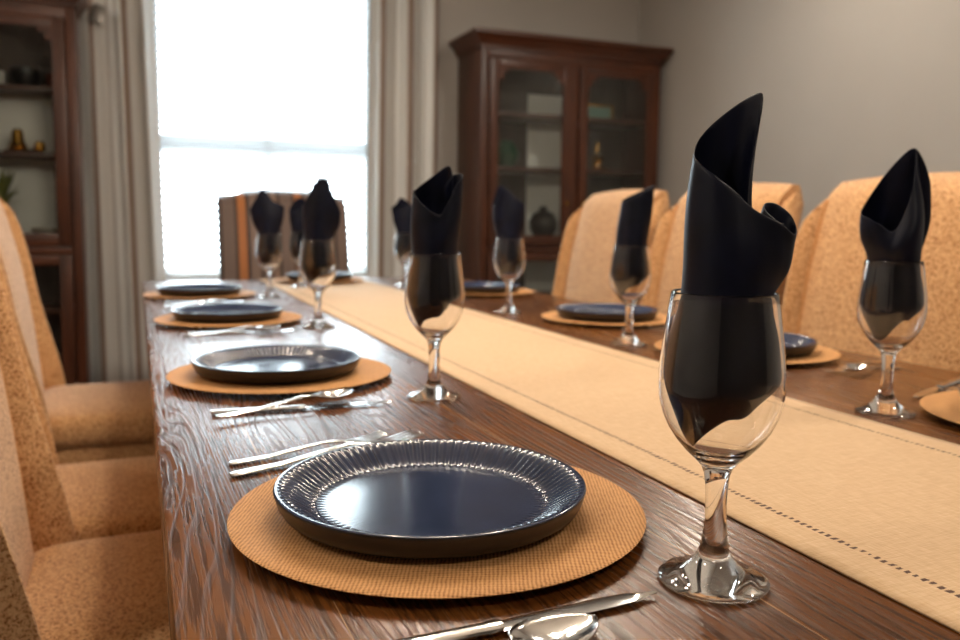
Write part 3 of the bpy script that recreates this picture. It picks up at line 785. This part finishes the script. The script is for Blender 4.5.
napkin(gl('R1'), [
    (30, 4, 320, 0, .85), (26, 5, 341, 1, 1), (14, 7, 343, 1, 1), (-6, 18, 316, 2, 1), (-28, 14, 286, 4, 1), (-44, 3, 263, 6, 1), (-40, -10, 255, 5, 1), (-28, -19, 246, 4, 1), (-16, -24, 238, 4, 1),
    (-6, -25, 252, 7, 1), (6, -22, 284, 9, 1), (14, -12, 320, 8, 1), (22, -1, 342, 5, 1), (34, -2, 322, 6, 1), (42, 2, 298, 8, 1), (36, 10, 304, 4, 1), (26, 10, 310, 0, .85)],
    'navy napkin with pointed tip in the wine glass nearest the right edge', seed=6)
napkin(gl('R2'), [
    (24, 4, 284, 0, .85), (36, 10, 312, 0, 1), (44, 12, 321, 0, 1), (20, 16, 310, 0, 1), (0, 14, 300, 0, 1), (-20, 6, 290, 0, 1), (-22, -8, 284, -1, 1), (-8, -20, 292, 1, 1), (8, -20, 300, 2, 1), (22, -16, 308, 2, 1), (38, -8, 316, 3, 1), (32, 0, 292, 2, 1), (26, 6, 280, 1, .9)],
    'navy napkin slanting up to the right in the glass by the third right plate', seed=7)
napkin(gl('R3'), [
    (20, 6, 300, 0, .85), (0, 14, 322, 0, 1), (-24, 12, 340, 0, 1), (-38, 8, 318, 1, 1), (-47, 0, 288, 4, 1), (-44, -12, 284, 4, 1), (-32, -18, 312, 3, 1), (-22, -16, 334, 2, 1), (-2, -16, 318, 2, 1), (18, -15, 302, 3, 1), (36, -8, 289, 4, 1), (37, 4, 284, 3, 1), (22, 8, 280, 0, .9)],
    'navy napkin with a lit slanting fold in the wine glass before the cabinet', seed=8)
napkin(gl('R4'), [
    (20, 8, 300, 0, .85), (0, 16, 318, 0, 1), (-20, 14, 326, 0, 1), (-40, 6, 300, 3, 1), (-52, 0, 290, 4, 1), (-40, -12, 280, 4, 1), (-10, -18, 290, 2, 1), (20, -14, 300, 2, 1), (34, -4, 290, 3, 1), (30, 8, 280, 2, 1), (18, 8, 272, 0, .9)],
    'navy napkin in the far glass half hidden behind another napkin', seed=9)

# ------------------------------------------------------------------ chairs
def back_prof(z):
    """lean of the back (towards -y local) at height z"""
    return cr([(0,), (.014,), (.030,), (.052,), (.086,), (.130,)], (z - .45) / .70)[0]
def make_chair(mat, pip, label, wings=True):
    """seat faces +y, origin on the floor under the junction of seat and back"""
    root = empty('dining_chair', (0, 0, 0))
    W = .265; Z0, Z1 = .36, 1.125
    # seat cushion: rounded, crowned
    P = []
    rings = []
    for (zz, inset) in ((.40, .012), (.405, .002), (.43, 0), (.458, .002), (.474, .010), (.482, .022), (.487, .04), (.492, .08), (.496, .14), (.498, .2)):
        ring = []
        for k in range(56):
            a = 2 * PI * k / 56; e = .22
            cx_ = math.copysign(abs(math.cos(a)) ** e, math.cos(a)); cy_ = math.copysign(abs(math.sin(a)) ** e, math.sin(a))
            w_ = W - .02 - inset; d_ = .235 - inset
            ring.append((cx_ * w_ * (1 + .04 * (cy_ + 1) / 2), .225 + cy_ * d_, zz))
        rings.append(ring)
    MB().loft(rings).build('seat', mat, root, angle=0)
    b = MB(); b.box(-W + .025, W - .025, .0, .44, .33, .399, .008); b.build('seat_frame', mat, root)
    def panel(xa, xb, fwd, top, name, n=10, th=.075, puff=.012):
        nz = 22; front = []; back = []
        for j in range(nz + 1):
            t = j / nz; rf = []; rb = []
            for i in range(n + 1):
                s = i / n; x = lerp(xa, xb, s); zt = top(x); z = lerp(Z0 + .06, zt, t)
                pf = puff * (1 - (2 * s - 1) ** 4) * min(1, (1 - t) * 9 + .0) ** .5
                lean = back_prof(z)
                edge = .03 * (smooth01((t - .93) / .07) ** 2)
                rf.append((x, fwd(x) - lean + pf - edge + (.035 * smooth01((.80 - z) / .34) if name == 'wing' else 0), z)); rb.append((x, fwd(x) * .7 - lean - th + edge * .8 - pf * .3, z))
            front.append(rf); back.append(rb)
        loops = []
        rings = [f_ + b_[::-1] for f_, b_ in zip(front, back)]
        b = MB().loft(rings); return b.build(name, mat, root, angle=50)
    seam = .224
    top_c = lambda x: Z1 - .012 * (abs(x) / seam) ** 2
    if wings:
        panel(-seam, seam, lambda x: 0.008 * (x / seam) ** 2, top_c, 'backrest', 16, .075, .022)
        for sg in (-1, 1):
            fw = lambda x: -.012 + .047 * ((abs(x) - seam) / (W - seam))
            tp = lambda x: Z1 - .030 - .072 * ((abs(x) - seam) / (W - seam)) ** 2.2
            panel(sg * (seam + .001), sg * W, fw, tp, 'wing', 10, .07, .010)
            pts = [(sg * seam, .009 - back_prof(z) , z) for z in [lerp(.47, Z1 - .06, i / 16) for i in range(17)]]
            MB().tube(pts, .0045, 8).build('piping', pip, root)
    else:
        panel(-W, W, lambda x: .0, lambda x: Z1 + .01 - .035 * (abs(x) / W) ** 2.5, 'backrest', 22)
    for sx in (-1, 1):
        lx = sx * (W - .055)
        MB().loft([[(lx + a * q, .40 + c * q, z) for a, c in ((-1, -1), (1, -1), (1, 1), (-1, 1))] for z, q in ((0, .014), (.34, .022))]).build('leg', M_LEG, root)
        MB().loft([[(lx + a * q, .03 - dy + c * q, z) for a, c in ((-1, -1), (1, -1), (1, 1), (-1, 1))] for z, q, dy in ((0, .014, .07), (.18, .019, .02), (.34, .022, 0))]).build('leg', M_LEG, root)
    return root
ch = make_chair(M_BOUCLE, M_PIPING, '')
GC = 'tan upholstered dining chairs'
# right side: face -x ; left side: face +x ; head: face -y
RC = [(1.495, 1.350, 'tan wing-sided dining chair on the right, largest, behind the rightmost napkin'),
      (1.495, 1.965, 'tan wing-sided dining chair second from the right, behind the nearest tall napkin'),
      (1.495, 2.570, 'tan wing-sided dining chair nearest the right cabinet')]
LC = [(-.175, 1.250, 'tan speckled dining chair nearest the camera on the left side'),
      (-.235, 1.715, 'tan dining chair in the middle on the left side'),
      (-.285, 2.590, 'tan dining chair farthest along the left side, before the left cabinet')]
for x, y, lb in RC: place(ch, (x, y, 0), PI / 2, lb, 'chair', GC)
for x, y, lb in LC:
    o = place(ch, (x, y, 0), -PI / 2, lb, 'chair', GC)
    if y < 2: o.scale = (.85, 1, 1)
hc = make_chair(M_STRIPE, M_STRIPE, '', False)
hc.scale = (1.12, 1, 1); hc.location = (.645, 3.86, 0); hc.rotation_euler = (0, 0, PI); tag(hc, 'brown and orange striped dining chair at the head of the table, before the window', 'chair')

# ------------------------------------------------------------------ light
wd = bpy.data.worlds.new('sky'); S.world = wd; wd.use_nodes = True
bg = wd.node_tree.nodes['Background']; bg.inputs['Color'].default_value = (0.80, 0.91, 1.0, 1); bg.inputs['Strength'].default_value = 27.0

def area(name, loc, rot, sx, sy, power, col, portal=False):
    l = bpy.data.lights.new(name, 'AREA'); l.shape = 'RECTANGLE'; l.size = sx; l.size_y = sy; l.energy = power; l.color = col
    if portal: l.cycles.is_portal = True
    o = link(bpy.data.objects.new(name, l)); o.location = loc; o.rotation_euler = rot; return o
def point(name, loc, power, rad, col):
    l = bpy.data.lights.new(name, 'POINT'); l.energy = power; l.shadow_soft_size = rad; l.color = col
    o = link(bpy.data.objects.new(name, l)); o.location = loc; return o
# daylight through the two windows
area('window_daylight', ((WX0 + WX1) / 2, Y1 + .2, (WZ0 + WZ1) / 2), (-PI / 2, 0, 0), WX1 - WX0, WZ1 - WZ0, 0, (1, 1, 1), True)
# warm chandelier bulbs over the table and added ceiling fill lights, no such lamps seen
WARM = (1.0, .85, .68)
for k in range(6):
    a = 2 * PI * k / 6 + .3
    point('chandelier_bulb', (.65 + .30 * math.cos(a), 1.65 + .30 * math.sin(a), 2.02), 10.5, .03, WARM)
for x, y in ((-1.7, .6), (2.2, .6), (-1.7, 3.2), (2.4, 3.0), (.65, -1.2)):
    l = area('ceiling_fill', (x, y, ZC - .02), (0, 0, 0), .18, .18, 19, (1.0, .88, .74))

S.view_settings.view_transform = 'Standard'; S.view_settings.look = 'None'
S.view_settings.exposure = 0.0; S.view_settings.gamma = 1.0; S.view_settings.use_curve_mapping = False
S.cycles.max_bounces = 14; S.cycles.transmission_bounces = 12; S.cycles.transparent_max_bounces = 16; S.cycles.diffuse_bounces = 5; S.cycles.glossy_bounces = 6
S.cycles.sample_clamp_indirect = 6.0; S.cycles.use_denoising = True
